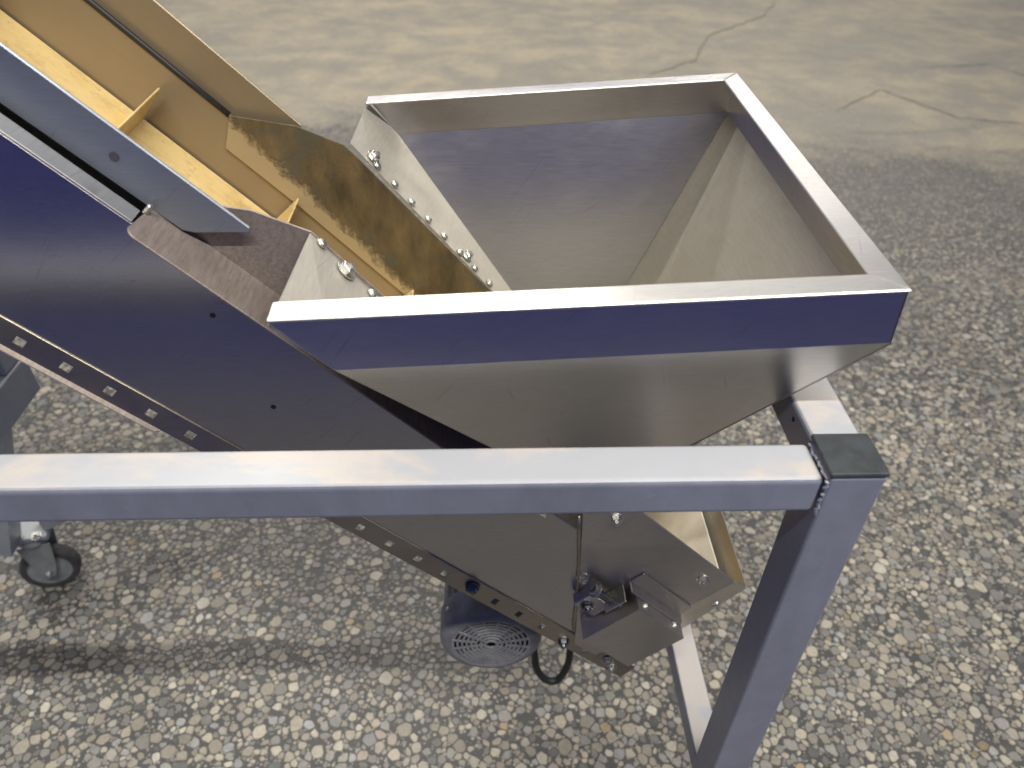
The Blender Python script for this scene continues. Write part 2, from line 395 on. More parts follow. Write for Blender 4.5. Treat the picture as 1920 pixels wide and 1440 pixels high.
def stone_material():
    m, t, b = nodemat('ground_stone')
    at = N(t, 'Attribute'); at.attribute_name = 'stone_colour'
    v = coords(t); n = noise(t, v, 120, 5, 0.7); n2 = noise(t, v, 2.2, 4, 0.6, 0.5); n3 = noise(t, v, 14, 4, 0.6)
    c = mix(t, 1.0, at.outputs['Color'], ramp(t, n, [(0.25, 0.72), (0.7, 1.08)]), 'MULTIPLY')
    film = maths(t, 'MULTIPLY', ramp(t, n2, [(0.44, 0.0), (0.66, 1.0)]), ramp(t, n3, [(0.3, 0.3), (0.65, 0.75)]))
    sp_ = N(t, 'SeparateXYZ'); t.links.new(v, sp_.inputs[0]); fy = N(t, 'MapRange'); fy.inputs[1].default_value = 1.7; fy.inputs[2].default_value = 2.7; fy.inputs[4].default_value = 0.75
    t.links.new(sp_.outputs['Y'], fy.inputs[0]); film = maths(t, 'MAXIMUM', film, maths(t, 'MULTIPLY', fy.outputs[0], ramp(t, n3, [(0.3, 0.6), (0.65, 1.0)])))
    c = mix(t, maths(t, 'MULTIPLY', film, 0.75), c, (0.125, 0.121, 0.108))
    t.links.new(c, b.inputs['Base Color'])
    t.links.new(maths(t, 'ADD', maths(t, 'MULTIPLY', n3, 0.3), 0.36), b.inputs['Roughness'])
    bump(t, b, n, 0.12, 0.001)
    return m
M['stone'] = stone_material()

def build_floor():
    bm = bmesh.new()
    vs = [bm.verts.new(p) for p in ((-14, -0.65, 0), (14, -0.65, 0), (14, 16, 0), (-14, 16, 0))]
    bm.faces.new(vs)
    fl = link('floor', bm, 'floor'); fl['kind'] = 'structure'
    fl['label'] = 'worn concrete hall floor of pale stones set in dark grey'; 
    # ---- dart throwing with several stone sizes, then a power diagram
    rnd = random.Random(11)
    def inside(x, y): return abs(x - 0.05 * y) < 0.66 * y + 0.78
    y0, y1 = 0.50, 2.55
    cell = 0.02; grid = {}; pts = []
    def ok(x, y, r):
        R = int((r + 0.021) / cell) + 1; gx, gy = int(x / cell + 1000), int(y / cell + 1000)
        for ix in range(gx - R, gx + R + 1):
            for iy in range(gy - R, gy + R + 1):
                for (px, py, pr) in grid.get((ix, iy), ()):
                    d = (r + pr) * 0.89
                    if (px - x) ** 2 + (py - y) ** 2 < d * d: return False
        return True
    for r0, r1, tries in ((0.0110, 0.0155, 1500), (0.0080, 0.0110, 10000), (0.0060, 0.0080, 36000), (0.0042, 0.0060, 60000)):
        for _ in range(tries):
            y = y0 + (y1 - y0) * rnd.random() ** 0.85; x = (rnd.random() * 2 - 1) * (0.66 * y + 0.78) + 0.05 * y
            if y > 1.7 and r1 < 0.0065: continue
            r = rnd.uniform(r0, r1)
            if ok(x, y, r):
                grid.setdefault((int(x / cell + 1000), int(y / cell + 1000)), []).append((x, y, r)); pts.append((x, y, r))
    pal = [((0.48, 0.435, 0.355), 34), ((0.41, 0.38, 0.32), 34), ((0.33, 0.32, 0.30), 30), ((0.25, 0.245, 0.235), 16), ((0.54, 0.51, 0.44), 12), ((0.42, 0.33, 0.21), 2), ((0.38, 0.33, 0.285), 9), ((0.17, 0.17, 0.17), 9), ((0.36, 0.365, 0.365), 10)]
    bag = [c for c, n in pal for _ in range(n)]
    stones = []
    for (x, y, r) in pts:
        if rnd.random() < 0.07: continue
        poly = []
        n0 = rnd.choice((5, 6, 6, 7, 8)); ph = rnd.random() * 6.3; el = rnd.uniform(0.62, 1.0); ea = rnd.random() * 3.14
        ca, sa = math.cos(ea), math.sin(ea)
        for k in range(n0):
            a = ph + 2 * math.pi * (k + rnd.uniform(-0.28, 0.28)) / n0; q = r * 1.34 * rnd.uniform(0.86, 1.18)
            lx, ly = q * math.cos(a), q * el * math.sin(a); poly.append((x + lx * ca - ly * sa, y + lx * sa + ly * ca))
        gx, gy = int(x / cell + 1000), int(y / cell + 1000)
        for ix in range(gx - 3, gx + 4):
            for iy in range(gy - 3, gy + 4):
                for (px, py, pr) in grid.get((ix, iy), ()):
                    dx, dy = px - x, py - y; d2 = dx * dx + dy * dy
                    if d2 < 1e-10 or d2 > (2.6 * (r + pr)) ** 2: continue
                    d = math.sqrt(d2); lim = (d2 + r * r - pr * pr) / (2 * d) - 0.0006; nx, ny = dx / d, dy / d
                    res = []
                    for i in range(len(poly)):
                        a, b_ = poly[i], poly[(i + 1) % len(poly)]
                        da = (a[0] - x) * nx + (a[1] - y) * ny - lim; db = (b_[0] - x) * nx + (b_[1] - y) * ny - lim
                        if da <= 0: res.append(a)
                        if da * db < 0:
                            s = da / (da - db); res.append((a[0] + (b_[0] - a[0]) * s, a[1] + (b_[1] - a[1]) * s))
                    poly = res
                    if len(poly) < 3: break
                if len(poly) < 3: break
            if len(poly) < 3: break
        if len(poly) < 4: continue
        # cut the corners off once
        cc = []
        for i in range(len(poly)):
            a, b_ = poly[i], poly[(i + 1) % len(poly)]
            if math.hypot(a[0] - b_[0], a[1] - b_[1]) < 0.0012: continue
            cc.append((a[0] * 0.86 + b_[0] * 0.14, a[1] * 0.86 + b_[1] * 0.14)); cc.append((a[0] * 0.14 + b_[0] * 0.86, a[1] * 0.14 + b_[1] * 0.86))
        if len(cc) < 4: continue
        base = rnd.choice(bag); k = rnd.uniform(0.48, 0.92)
        stones.append((x, y, r, cc, tuple(min(1, c * k) for c in base)))
    def mesh_of(lst, name):
        V, Fc, Cl = [], [], []
        for (x, y, r, cc, col) in lst:
            n = len(cc); b0 = len(V); h = 0.0015
            V += [(px, py, 0.0002) for px, py in cc]
            s = 1 - 0.0011 / max(r, 0.004)
            V += [(x + (px - x) * s, y + (py - y) * s, h) for px, py in cc]
            Fc.append([b0 + n + i for i in range(n)])
            for i in range(n):
                j = (i + 1) % n; Fc.append([b0 + i, b0 + j, b0 + n + j, b0 + n + i])
            Cl += [col] * (2 * n)
        me = bpy.data.meshes.new(name); me.from_pydata(V, [], Fc)
        at = me.color_attributes.new('stone_colour', 'FLOAT_COLOR', 'POINT')
        at.data.foreach_set('color', [c for col in Cl for c in (*col, 1.0)])
        return me
    # the stones that show largest become pieces of their own
    def shown(s): return -(s[2] ** 2) / (s[1] ** 2 + 2.25)
    near = [s for s in stones if abs(s[0]) < 1.0 and 0.72 < s[1] < 1.9]
    near.sort(key=shown); pick = near[:300]; ids = set(map(id, pick))
    rest = [s for s in stones if id(s) not in ids]
    for s in pick: link_mesh('stone', mesh_of([s], 'stone'), 'stone', fl)
    ag = link_mesh('small_stones', mesh_of(rest, 'small_stones'), 'stone', fl); ag['kind'] = 'stuff'
    # ---- old cracks in the topping: narrow troughs of dark grit with ragged sides
    def crack(pts, w, seed):
        rr = random.Random(seed); L, Rr = [], []
        bm2 = bmesh.new(); path = []
        for i in range(len(pts) - 1):
            for k in range(10):
                f = k / 10; path.append((pts[i][0] + (pts[i + 1][0] - pts[i][0]) * f + rr.gauss(0, w * 0.8), pts[i][1] + (pts[i + 1][1] - pts[i][1]) * f + rr.gauss(0, w * 0.8)))
        n = len(path)
        for i, (x, y) in enumerate(path):
            ww = w * rr.uniform(0.3, 1.2) * min(1, i / 4, (n - 1 - i) / 4) + 0.001
            a = path[max(i - 1, 0)]; c = path[min(i + 1, n - 1)]; dx, dy = c[0] - a[0], c[1] - a[1]; d = math.hypot(dx, dy) or 1
            L.append(bm2.verts.new((x - dy / d * ww, y + dx / d * ww, 0.004))); Rr.append(bm2.verts.new((x + dy / d * ww, y - dx / d * ww, 0.004)))
        for i in range(n - 1): bm2.faces.new((L[i], L[i + 1], Rr[i + 1], Rr[i]))
        link('crack', bm2, M['grit'], fl)
    M['grit'] = plain('dark_grit', (0.24, 0.222, 0.185), 0.85, 0, 0.3, 50)
    crack([(1.05, 5.0), (1.45, 5.35), (1.7, 6.0), (2.3, 6.6), (2.6, 7.2)], 0.009, 1)
    crack([(2.05, 4.35), (2.5, 4.75), (2.75, 4.25), (3.3, 4.1), (3.9, 4.0)], 0.005, 2)
    crack([(2.9, 5.2), (3.5, 5.3), (3.75, 4.7), (4.3, 4.2)], 0.005, 3)
    return fl
build_floor()

# ================================================================== blue-grey tube frame
def build_frame():
    f = thing('tube_frame', (0.32, 0.46, 0), 'blue grey square steel tube frame with black end cap in front of the conveyor', 'frame')
    zt = -0.464
    def leg(x, y, name='leg', top=zt):
        bm = bmesh.new(); box8(bm, W(x, y, -H + 0.012), (0.05, 0, 0), (0, 0.05, 0), (0, 0, top + H - 0.012))
        bmesh.ops.recalc_face_normals(bm, faces=bm.faces); bev(bm, 0.003, 3); o = link(name, bm, 'paint', f); return o
    def foot(x, y, l):
        lathe('foot_pad', [(0, 0), (0.026, 0), (0.026, 0.008), (0.010, 0.0115), (0, 0.0115)], (x + 0.025, y + 0.025, 0), (0, 0, 1), 'rubber', l, 20)
    l1 = leg(0.295, 0.4385); l2 = leg(0.300, 1.40); l3 = leg(-1.45, 0.4385)
    for l, x, y in ((l1, 0.295, 0.4385), (l2, 0.300, 1.40), (l3, -1.45, 0.4385)): foot(x, y, l)
    # caps
    def cap(x, y):
        bm = bmesh.new(); box8(bm, W(x - 0.0008, y - 0.0008, zt + 0.0005), (0.0516, 0, 0), (0, 0.0516, 0), (0, 0, 0.0052))
        bmesh.ops.recalc_face_normals(bm, faces=bm.faces); bev(bm, 0.0014, 2); link('end_cap', bm, 'cap', f)
    cap(0.295, 0.4385); cap(0.300, 1.40); cap(-1.45, 0.4385)
    bar('front_beam', W(-1.398, 0.4415, -0.511), (1.691, 0, 0), (0, 0.047, 0), (0, 0, 0.0425), 'paint', f, 0.0055, 4)
    bar('cross_beam', W(0.299, 0.4905, -0.512), (0.0492, 0, 0), (0, 0.9085, 0), (0, 0, 0.043), 'paint', f, 0.0055, 4)
    bar('lower_brace', W(0.3035, 0.4905, -1.155), (0.042, 0, 0), (0, 0.9085, 0), (0, 0, 0.040), 'paint', f, 0.004, 3)
    # weld beads at the corner
    rr = random.Random(4)
    def weld(a, b_, r=0.0021):
        a, b_ = Vector(a), Vector(b_); n = 16
        tube('weld_bead', [a.lerp(b_, i / n) + Vector((rr.gauss(0, 0.0007), rr.gauss(0, 0.0005), rr.gauss(0, 0.0005))) for i in range(n + 1)], r, 'paint', f, 8, 2)
    weld(W(0.2945, 0.4408, -0.470), W(0.2945, 0.4408, -0.5135))
    weld(W(0.2942, 0.443, -0.4695), W(0.2942, 0.487, -0.4695), 0.0016)
    weld(W(0.301, 0.4895, -0.4695), W(0.343, 0.4895, -0.4695), 0.0016)
    # small drilled holes
    for (x, y, z, ax) in ((0.2988, 0.535, -0.482, (-1, 0, 0)),):
        lathe('drilled_hole', [(0, 0), (0.0028, 0), (0.0028, 0.0004), (0, 0.0004)], W(x, y, z), ax, 'black', f, 14)
    return f
build_frame()

# ================================================================== conveyor
C = thing('incline_conveyor', P(0.99, 0.81, -0.69), 'steep stainless conveyor with yellow cleated belt and square feed hopper', 'conveyor')
YN, YF = 0.7106, 0.9405
YC, YD = 0.665, 0.985          # outer side sheets
U0 = -0.85
def vb(u): return -0.698 + 0.026 * u      # lower edge
def vt(u): return -0.668 + 0.026 * u      # fold line above the holed strip
TH = 0.0025

def side(y, sgn, name='side_plate'):
    th = (0, TH * sgn, 0)
    s = sheet(name, [P(U0, y, -0.478), P(0.905, y, -0.478), P(0.905, y, vt(0.905)), P(U0, y, vt(U0))], th, 'side', C)
    # top edge folded inwards
    sheet('top_flange', [P(U0, y, -0.478), P(0.0, y, -0.478), P(0.0, y + 0.020 * sgn, -0.476), P(U0, y + 0.020 * sgn, -0.476)], (P(0, 0, 0.0025) - P(0, 0, 0)), 'stainless', s)
    # holed strip under the fold, leaning slightly
    bm = bmesh.new(); pitch = 0.0497; hs = 0.0056
    us = [U0]; k0 = int((U0 + 0.0139) / pitch)
    k = -16
    cols = []
    while True:
        uc = -0.0139 + pitch * k; k += 1
        if uc > 0.93: break
        if uc - hs <= us[-1] + 0.002: continue
        us += [uc - hs, uc + hs]; cols.append(len(us) - 2)
    us.append(0.985)
    def rowp(r, u):
        f = (0.0, 0.36, 0.74, 1.0)[r]; v = vt(u) + (vb(u) - vt(u)) * f
        return P(u, y - 0.004 * f * sgn, v)
    g = [[bm.verts.new(rowp(r, u)) for u in us] for r in range(4)]
    for i in range(len(us) - 1):
        for r in range(3):
            if r == 1 and i in cols: continue
            bm.faces.new((g[r][i], g[r][i + 1], g[r + 1][i + 1], g[r + 1][i]))
    bmesh.ops.recalc_face_normals(bm, faces=bm.faces)
    bmesh.ops.solidify(bm, geom=bm.faces[:], thickness=0.002)
    st = link('holed_strip', bm, 'strip', s)
    # folded lower lip, only on the upper reach
    sheet('lower_lip', [P(U0, y - 0.004 * sgn, vb(U0)), P(0.16, y - 0.004 * sgn, vb(0.16)), P(0.15, y - 0.011 * sgn, vb(0.15) - 0.004), P(U0, y - 0.011 * sgn, vb(U0) - 0.004)], (P(0, 0, 0.0016) - P(0, 0, 0)), 'dusty', s)
    return s
sp = side(YC, 1); side(YD, -1)
# rolled bead along the fold of the near sheet
tube('fold_bead', [P(U0, YC - 0.0006, vt(U0)), P(0.0, YC - 0.0006, vt(0)), P(0.985, YC - 0.0006, vt(0.985))], 0.0016, 'strip', sp, 6, 3)
# small dark pin holes in the near sheet
for (u, v) in ((0.112, -0.516), (0.230, -0.578)):
    lathe('pin_hole', [(0, 0), (0.003, 0), (0.003, 0.0005), (0, 0.0005)], P(u, YC, v), (0, -1, 0), 'black', sp, 12)

# pan under the belt
sheet('bottom_pan', [P(U0, YC + 0.003, -0.655), P(0.90, YC + 0.003, -0.640), P(0.90, YD - 0.003, -0.640), P(U0, YD - 0.003, -0.655)], (P(0, 0, 0.002) - P(0, 0, 0)), 'side', C)

# belt wound round the tail pulley
def build_belt():
    ub, r = 0.865, 0.052; vtop = -0.533; vc = vtop - r
    prof = [(U0, vtop)] + [(ub + r * math.sin(a), vc + r * math.cos(a)) for a in [math.pi * k / 20 for k in range(21)]] + [(U0, vc - r)]
    th = 0.004; bm = bmesh.new()
    inner = [(U0, vtop - th)] + [(ub + (r - th) * math.sin(a), vc + (r - th) * math.cos(a)) for a in [math.pi * k / 20 for k in range(21)]] + [(U0, vc - r + th)]
    ya, yb = YN + 0.006, YF - 0.004
    rows = [[bm.verts.new(P(u, y, v)) for (u, v) in pr] for pr in (prof, inner) for y in (ya, yb)]
    for i in range(len(prof) - 1):
        bm.faces.new((rows[0][i], rows[0][i + 1], rows[1][i + 1], rows[1][i])); bm.faces.new((rows[2][i], rows[3][i], rows[3][i + 1], rows[2][i + 1]))
        bm.faces.new((rows[0][i], rows[2][i], rows[2][i + 1], rows[0][i + 1])); bm.faces.new((rows[1][i], rows[1][i + 1], rows[3][i + 1], rows[3][i]))
    b = link('belt', bm, 'belt', C)
    lathe('tail_pulley', [(0, 0), (r * K - th - 0.001, 0), (r * K - th - 0.001, (yb - ya) * K), (0, (yb - ya) * K)], P(ub, ya, vc), (0, 1, 0), 'stainless', C, 32)
    for k in range(-3, 5):
        u = -0.064 + 0.2005 * k
        pts = [P(u - 0.004, ya + 0.004, vtop), P(u + 0.005, ya + 0.004, vtop), P(u + 0.0012, ya + 0.004, vtop + 0.050), P(u - 0.0012, ya + 0.004, vtop + 0.050)]
        sheet('cleat', pts, (0, (yb - ya - 0.008) * K, 0), 'belt', b, 0.0008)
build_belt()

# inner trough walls, guards, skirts
sheet('trough_wall', [P(U0, YF, -0.456), P(0.90, YF, -0.456), P(0.90, YF, -0.640), P(U0, YF, -0.650)], (0, 0.002, 0), 'wall', C)
sheet('trough_wall', [P(U0, YN, -0.462), P(0.90, YN, -0.478), P(0.90, YN, -0.640), P(U0, YN, -0.650)], (0, -0.002, 0), 'side', C)
g1 = sheet('guard_plate', [P(U0, 0.693, -0.424), P(0.086, 0.693, -0.420), P(0.090, 0.693, -0.424), P(0.050, 0.693, -0.464), P(0.040, 0.693, -0.470), P(U0, 0.693, -0.479)], (0, 0.004, 0), 'guard', C, 0.0012)
g2 = sheet('guard_plate', [P(U0, YF + 0.008, -0.408), P(0.084, YF + 0.008, -0.408), P(0.080, YF + 0.008, -0.424), P(0.020, YF + 0.008, -0.470), P(U0, YF + 0.008, -0.470)], (0, 0.004, 0), 'wall', C, 0.001)
tube('edge_seal', [P(U0, YF + 0.001, -0.457), P(-0.3, YF + 0.001, -0.457), P(0.012, YF + 0.001, -0.457)], 0.0035, 'rubber', C, 6, 3)
lathe('stud', [(0, 0), (0.003, 0), (0.003, 0.010), (0.002, 0.011), (0, 0.011)], P(0.004, 0.684, -0.472), P(0, 0, 1) - P(0, 0, 0), 'zinc', C, 8)
lathe('bolt_hole', [(0, 0), (0.0045, 0), (0.0045, 0.0005), (0, 0.0005)], P(-0.045, 0.693, -0.446), (0, -1, 0), 'grime', g1, 16)

def skirt(y, sgn, mat, name='skirt_plate', low=-0.495, ul=0.012, vl=-0.456):
    out_ = [P(ul, y, vl), P(0.077, y, -0.409), P(0.134, y, -0.386), P(0.148, y, -0.3865), P(0.42, y, -0.409), P(0.66, y, -0.437), P(0.70, y, low - 0.02), P(0.137, y, low), P(ul + 0.02, y, low)]
    return sheet(name, out_, (0, 0.0022 * sgn, 0), mat, C, 0.0006)
sk_n = skirt(YN - 0.0045, -1, 'dusty')
sk_f = skirt(YF - 0.0008, -1, 'residue')
# near skirt: dusty foot flange lying on the side sheet
def foot_flange(yin, yout, mat):
    up = P(0, 0, 0.0028) - P(0, 0, 0)
    n = 6; pts = [P(0.006, yin, -0.4745)]
    s = 1 if yout > yin else -1
    for k in range(n + 1):
        a = math.pi / 2 * k / n; pts.append(P(0.010 * (1 - math.cos(a)), yout - s * 0.010 * (1 - math.sin(a)), -0.4745))
    pts += [P(0.58, yout, -0.4745), P(0.58, yin, -0.4745)]
    return sheet('foot_flange', pts, up, mat, C, 0.0008)
foot_flange(YN - 0.007, 0.640, 'dusty')

# ------------------------------------------------------------------ hopper
def build_hopper():
    A, B = WK(-0.181, 0.5207, -0.3553), WK(0.3526, 0.5207, -0.3287)
    D, Cc = WK(-0.162, 1.075, -0.3552), WK(0.3533, 1.075, -0.3205)
    dn = Vector((0.0025, 0, -0.0495))
    Ab, Bb, Cb, Db = A + Vector((0.046, 0, -0.0485)), B + dn, Cc + Vector((-0.001, 0, -0.049)), D + Vector((0.038, 0, -0.0485))
    Sn, Sf = P(0.134, YN - 0.007, -0.3875), P(0.140, YF + 0.002, -0.380)
    Pn, Pf = P(0.648, YN - 0.007, -0.445), P(0.628, YF + 0.002, -0.430)
    # the front wall carries the other panels
    fw = tri_sheet('hopper', [Ab, Bb, Pn], 0.002, 'stainless', C)
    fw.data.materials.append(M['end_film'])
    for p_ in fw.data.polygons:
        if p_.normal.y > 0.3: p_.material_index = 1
    fw['label'] = 'square stainless feed hopper open at the top'
    t = 0.0022
    # lips
    sheet('rim_lip', [A, B, Bb, Ab], (0, t, 0), 'stainless', fw)
    sheet('rim_lip', [B, Cc, Cb, Bb], (-t, 0, 0), 'stainless', fw)
    sheet('rim_lip', [D, Cc, Cb, Db], (0, -t, 0), 'hopper_in', fw)
    # flanges on top, turned inwards, mitred
    up = Vector((-0.05, 0, 1)).normalized() * 0.003; fwid = 0.027
    X = (B - A).normalized(); Yv = Vector((0, 1, 0))
    o = 0.0012
    A2, B2, C2, D2 = A - Yv * o, B - Yv * o + X * o, Cc + Yv * o + X * o, D + Yv * o
    sheet('rim_flange', [A2, B2, B2 + Yv * fwid - X * fwid * 0.9, A2 + Yv * fwid - X * 0.0005], up, 'rim', fw, 0.0009)
    sheet('rim_flange', [B2, C2, C2 - Yv * fwid - X * fwid * 0.9, B2 + Yv * fwid - X * fwid * 0.9], up, 'rim', fw, 0.0009)
    sheet('rim_flange', [C2, D2, D2 - Yv * fwid, C2 - Yv * fwid - X * fwid * 0.9], up, 'rim', fw, 0.0009)
    # walls
    tri_sheet('back_wall', [Db, Pf, Cb], 0.002, 'hopper_in', fw)
    bm = bmesh.new(); a = [bm.verts.new(p) for p in (Bb, Cb, Pf, Pn)]
    bm.faces.new((a[0], a[1], a[3])); bm.faces.new((a[1], a[2], a[3]))
    bmesh.ops.recalc_face_normals(bm, faces=bm.faces); bmesh.ops.solidify(bm, geom=bm.faces[:], thickness=0.002)
    link('end_wall', bm, 'end_film', fw)
    for (d, db, s, p_, sg) in ((A, Ab, Sn, Pn, 1), (D, Db, Sf, Pf, -1)):
        dd = d + Vector((0, 0.003 * sg, -0.004)); db2 = db + Vector((0, 0.003 * sg, 0))
        bm = bmesh.new(); v = [bm.verts.new(q) for q in (dd, db2, s, p_)]
        bm.faces.new((v[0], v[1], v[2])); bm.faces.new((v[1], v[3], v[2]))
        bmesh.ops.recalc_face_normals(bm, faces=bm.faces); bmesh.ops.solidify(bm, geom=bm.faces[:], thickness=0.002)
        link('side_gusset', bm, 'gusset', fw)
    # fasteners along the skirts
    nrm = lambda s, p_, d: (p_ - s).cross(d - s).normalized()
    nf = nrm(Sf, Pf, Db); nf = nf if nf.z > 0 else -nf
    dirf = (Pf - Sf).normalized(); inw = nf.cross(dirf); inw = inw if inw.y > 0 else -inw
    for k in range(10):
        p_ = Sf + dirf * (0.042 + 0.0318 * k) + inw * 0.006
        bolt(DOME, p_ + nf * 0.002, nf, fw)
    for s in (0.033, 0.215): bolt(HEX, Sf + dirf * s + inw * 0.014 + nf * 0.002, nf, fw)
    nn = nrm(Sn, Pn, Ab); nn = nn if nn.z > 0 else -nn
    dirn = (Pn - Sn).normalized(); inn = nn.cross(dirn); inn = inn if inn.y < 0 else -inn
    bolt(DOME, Sn + dirn * 0.014 + inn * 0.005 + nn * 0.002, nn, fw)
    bolt(BIG, Sn + dirn * 0.048 + inn * 0.013 + nn * 0.002, nn, fw)
    bolt(DOME, Sn + dirn * 0.085 + inn * 0.010 + nn * 0.002, nn, fw)
    bolt(DOME, Sn + dirn * 0.135 + inn * 0.009 + nn * 0.002, nn, fw)
build_hopper()

# ------------------------------------------------------------------ tail end
def build_tail():
    y = YC - 0.004
    tp = sheet('tail_plate', [P(0.567, y, -0.391), P(0.905, y, -0.391), P(0.905, y, -0.672), P(0.868, y, -0.673)], (0, 0.003, 0), 'tail', C, 0.0008)
    yb = y + 0.010
    sheet('end_flange', [P(0.905, y, -0.391), P(0.940, yb, -0.391), P(0.946, yb + 0.001, -0.396), P(0.995, yb + 0.010, -0.672), P(0.905, y, -0.672)], (0, 0.003, 0), 'tail', tp, 0.0006)
    sheet('end_plate', [P(0.948, yb + 0.004, -0.394), P(0.948, YD - 0.006, -0.394), P(0.985, YD - 0.006, -0.640), P(0.985, yb + 0.008, -0.640)], P(0.0025, 0, 0) - P(0, 0, 0), 'tail', C)
    sheet('tail_plate', [P(0.567, YD + 0.002, -0.391), P(0.945, YD + 0.002, -0.391), P(0.995, YD + 0.002, -0.672), P(0.868, YD + 0.002, -0.673)], (0, 0.003, 0), 'tail', C, 0.0008)
    sheet('pale_end_sheet', [P(0.938, YC + 0.012, -0.425), P(0.938, YF + 0.03, -0.425), P(0.962, YF + 0.03, -0.600), P(0.962, YC + 0.012, -0.600)], P(0.003, 0, 0) - P(0, 0, 0), 'pale_sheet', C)  # pale sheet added to brighten the tail interior shaded by the hopper
    # stiffening seam on the left edge
    tube('seam', [P(0.627, y - 0.0005, -0.454), P(0.731, y - 0.0005, -0.545), P(0.825, y - 0.0005, -0.637)], 0.0022, 'strip', tp, 6, 3)
    for (u, v, me) in ((0.668, -0.423, HEX), (0.866, -0.420, HEX), (0.733, -0.538, HEX)): bolt(me, P(u, y, v), (0, -1, 0), tp, 0.3)
    bolt(DOME, P(0.945, y + 0.010, -0.449), (0.15, -1, 0), tp); bolt(HEX, P(0.950, YC - 0.004, -0.664), (0, -1, 0), tp); bolt(HEX, P(0.930, YC - 0.004, -0.655), (0, -1, 0), tp)
    # bearing cover: open-sided box bolted through its upper lip
    y0, y1 = 0.620, y - 0.0003
    bm = bmesh.new(); box8(bm, P(0.803, y0, -0.604), P(0.108, 0, 0) - P(0, 0, 0), P(0, 0, 0.106) - P(0, 0, 0), (0, 0.0022, 0))
    box8(bm, P(0.803, y0 + 0.0022, -0.604), P(0.0022, 0, 0) - P(0, 0, 0), P(0, 0, 0.106) - P(0, 0, 0), (0, (y1 - y0 - 0.0022) * K, 0))
    box8(bm, P(0.8052, y0 + 0.0022, -0.5002), P(0.1058, 0, 0) - P(0, 0, 0), P(0, 0, 0.0022) - P(0, 0, 0), (0, 0.022, 0))
    box8(bm, P(0.8052, y0 + 0.0022, -0.604), P(0.1058, 0, 0) - P(0, 0, 0), P(0, 0, 0.0022) - P(0, 0, 0), (0, (y1 - y0 - 0.0022) * K, 0))
    box8(bm, P(0.9088, y0 + 0.0022, -0.6018), P(0.0022, 0, 0) - P(0, 0, 0), P(0, 0, 0.060) - P(0, 0, 0), (0, (y1 - y0 - 0.0022) * K, 0))
    bc = link('bearing_cover', bm, 'tail', C)
    # angle the cover is bolted to, with a rounded far end
    pts = [P(0.788, y1 - 0.020, -0.4975), P(0.905, y1 - 0.020, -0.4975), P(0.9115, y1 - 0.015, -0.4975), P(0.913, y1 - 0.006, -0.4975), P(0.913, y1, -0.4975), P(0.788, y1, -0.4975)]
    lg = sheet('cover_angle', pts, P(0, 0, 0.0025) - P(0, 0, 0), 'tail', C, 0.0006)
    sheet('angle_web', [P(0.788, y1 - 0.0028, -0.495), P(0.913, y1 - 0.0028, -0.495), P(0.906, y1 - 0.0028, -0.470), P(0.788, y1 - 0.0028, -0.470)], (0, 0.0025, 0), 'tail', lg, 0.0006)
    for u in (0.822, 0.893): bolt(DOME, P(u, y1 - 0.026, -0.498), P(0, 0, 1) - P(0, 0, 0), bc)
    # take-up block with tab, screw and nuts left of the cover
    tb = bar('take_up_block', P(0.752, y1 - 0.018, -0.575), P(0.045, 0, 0) - P(0, 0, 0), P(0, 0, 0.035) - P(0, 0, 0), (0, 0.018, 0), 'tail', C, 0.001, 1)
    sheet('take_up_tab', [P(0.786, y1 - 0.030, -0.545), P(0.786, y1, -0.545), P(0.786, y1, -0.507), P(0.786, y1 - 0.030, -0.507)], P(0.003, 0, 0) - P(0, 0, 0), 'tail', tb, 0.0006)
    lathe('take_up_screw', [(0, 0), (0.005, 0), (0.005, 0.060), (0, 0.060)], P(0.742, y1 - 0.016, -0.532), P(1, 0, 0) - P(0, 0, 0), 'dark_zinc', tb, 14)
    bolt(BIG, P(0.752, y1 - 0.016, -0.532), P(-1, 0, 0) - P(0, 0, 0), tb, name='lock_nut')
    bolt(HEXD, P(0.768, y1 - 0.018, -0.563), (0, -1, 0), tb)
    bolt(HEXD, P(0.836, YC - 0.004, -0.668), (0, -1, 0), tp); bolt(HEXD, P(0.634, YC - 0.004, -0.664), (0, -1, 0), C)
    lathe('blue_plug', [(0, 0), (0.008, 0), (0.008, 0.004), (0.005, 0.006), (0, 0.006)], P(0.630, YC - 0.006, -0.664), (0, -1, 0), 'blue', C, 16)
M['blue'] = plain('dark_blue_plastic', (0.02, 0.05, 0.16), 0.35)
build_tail()

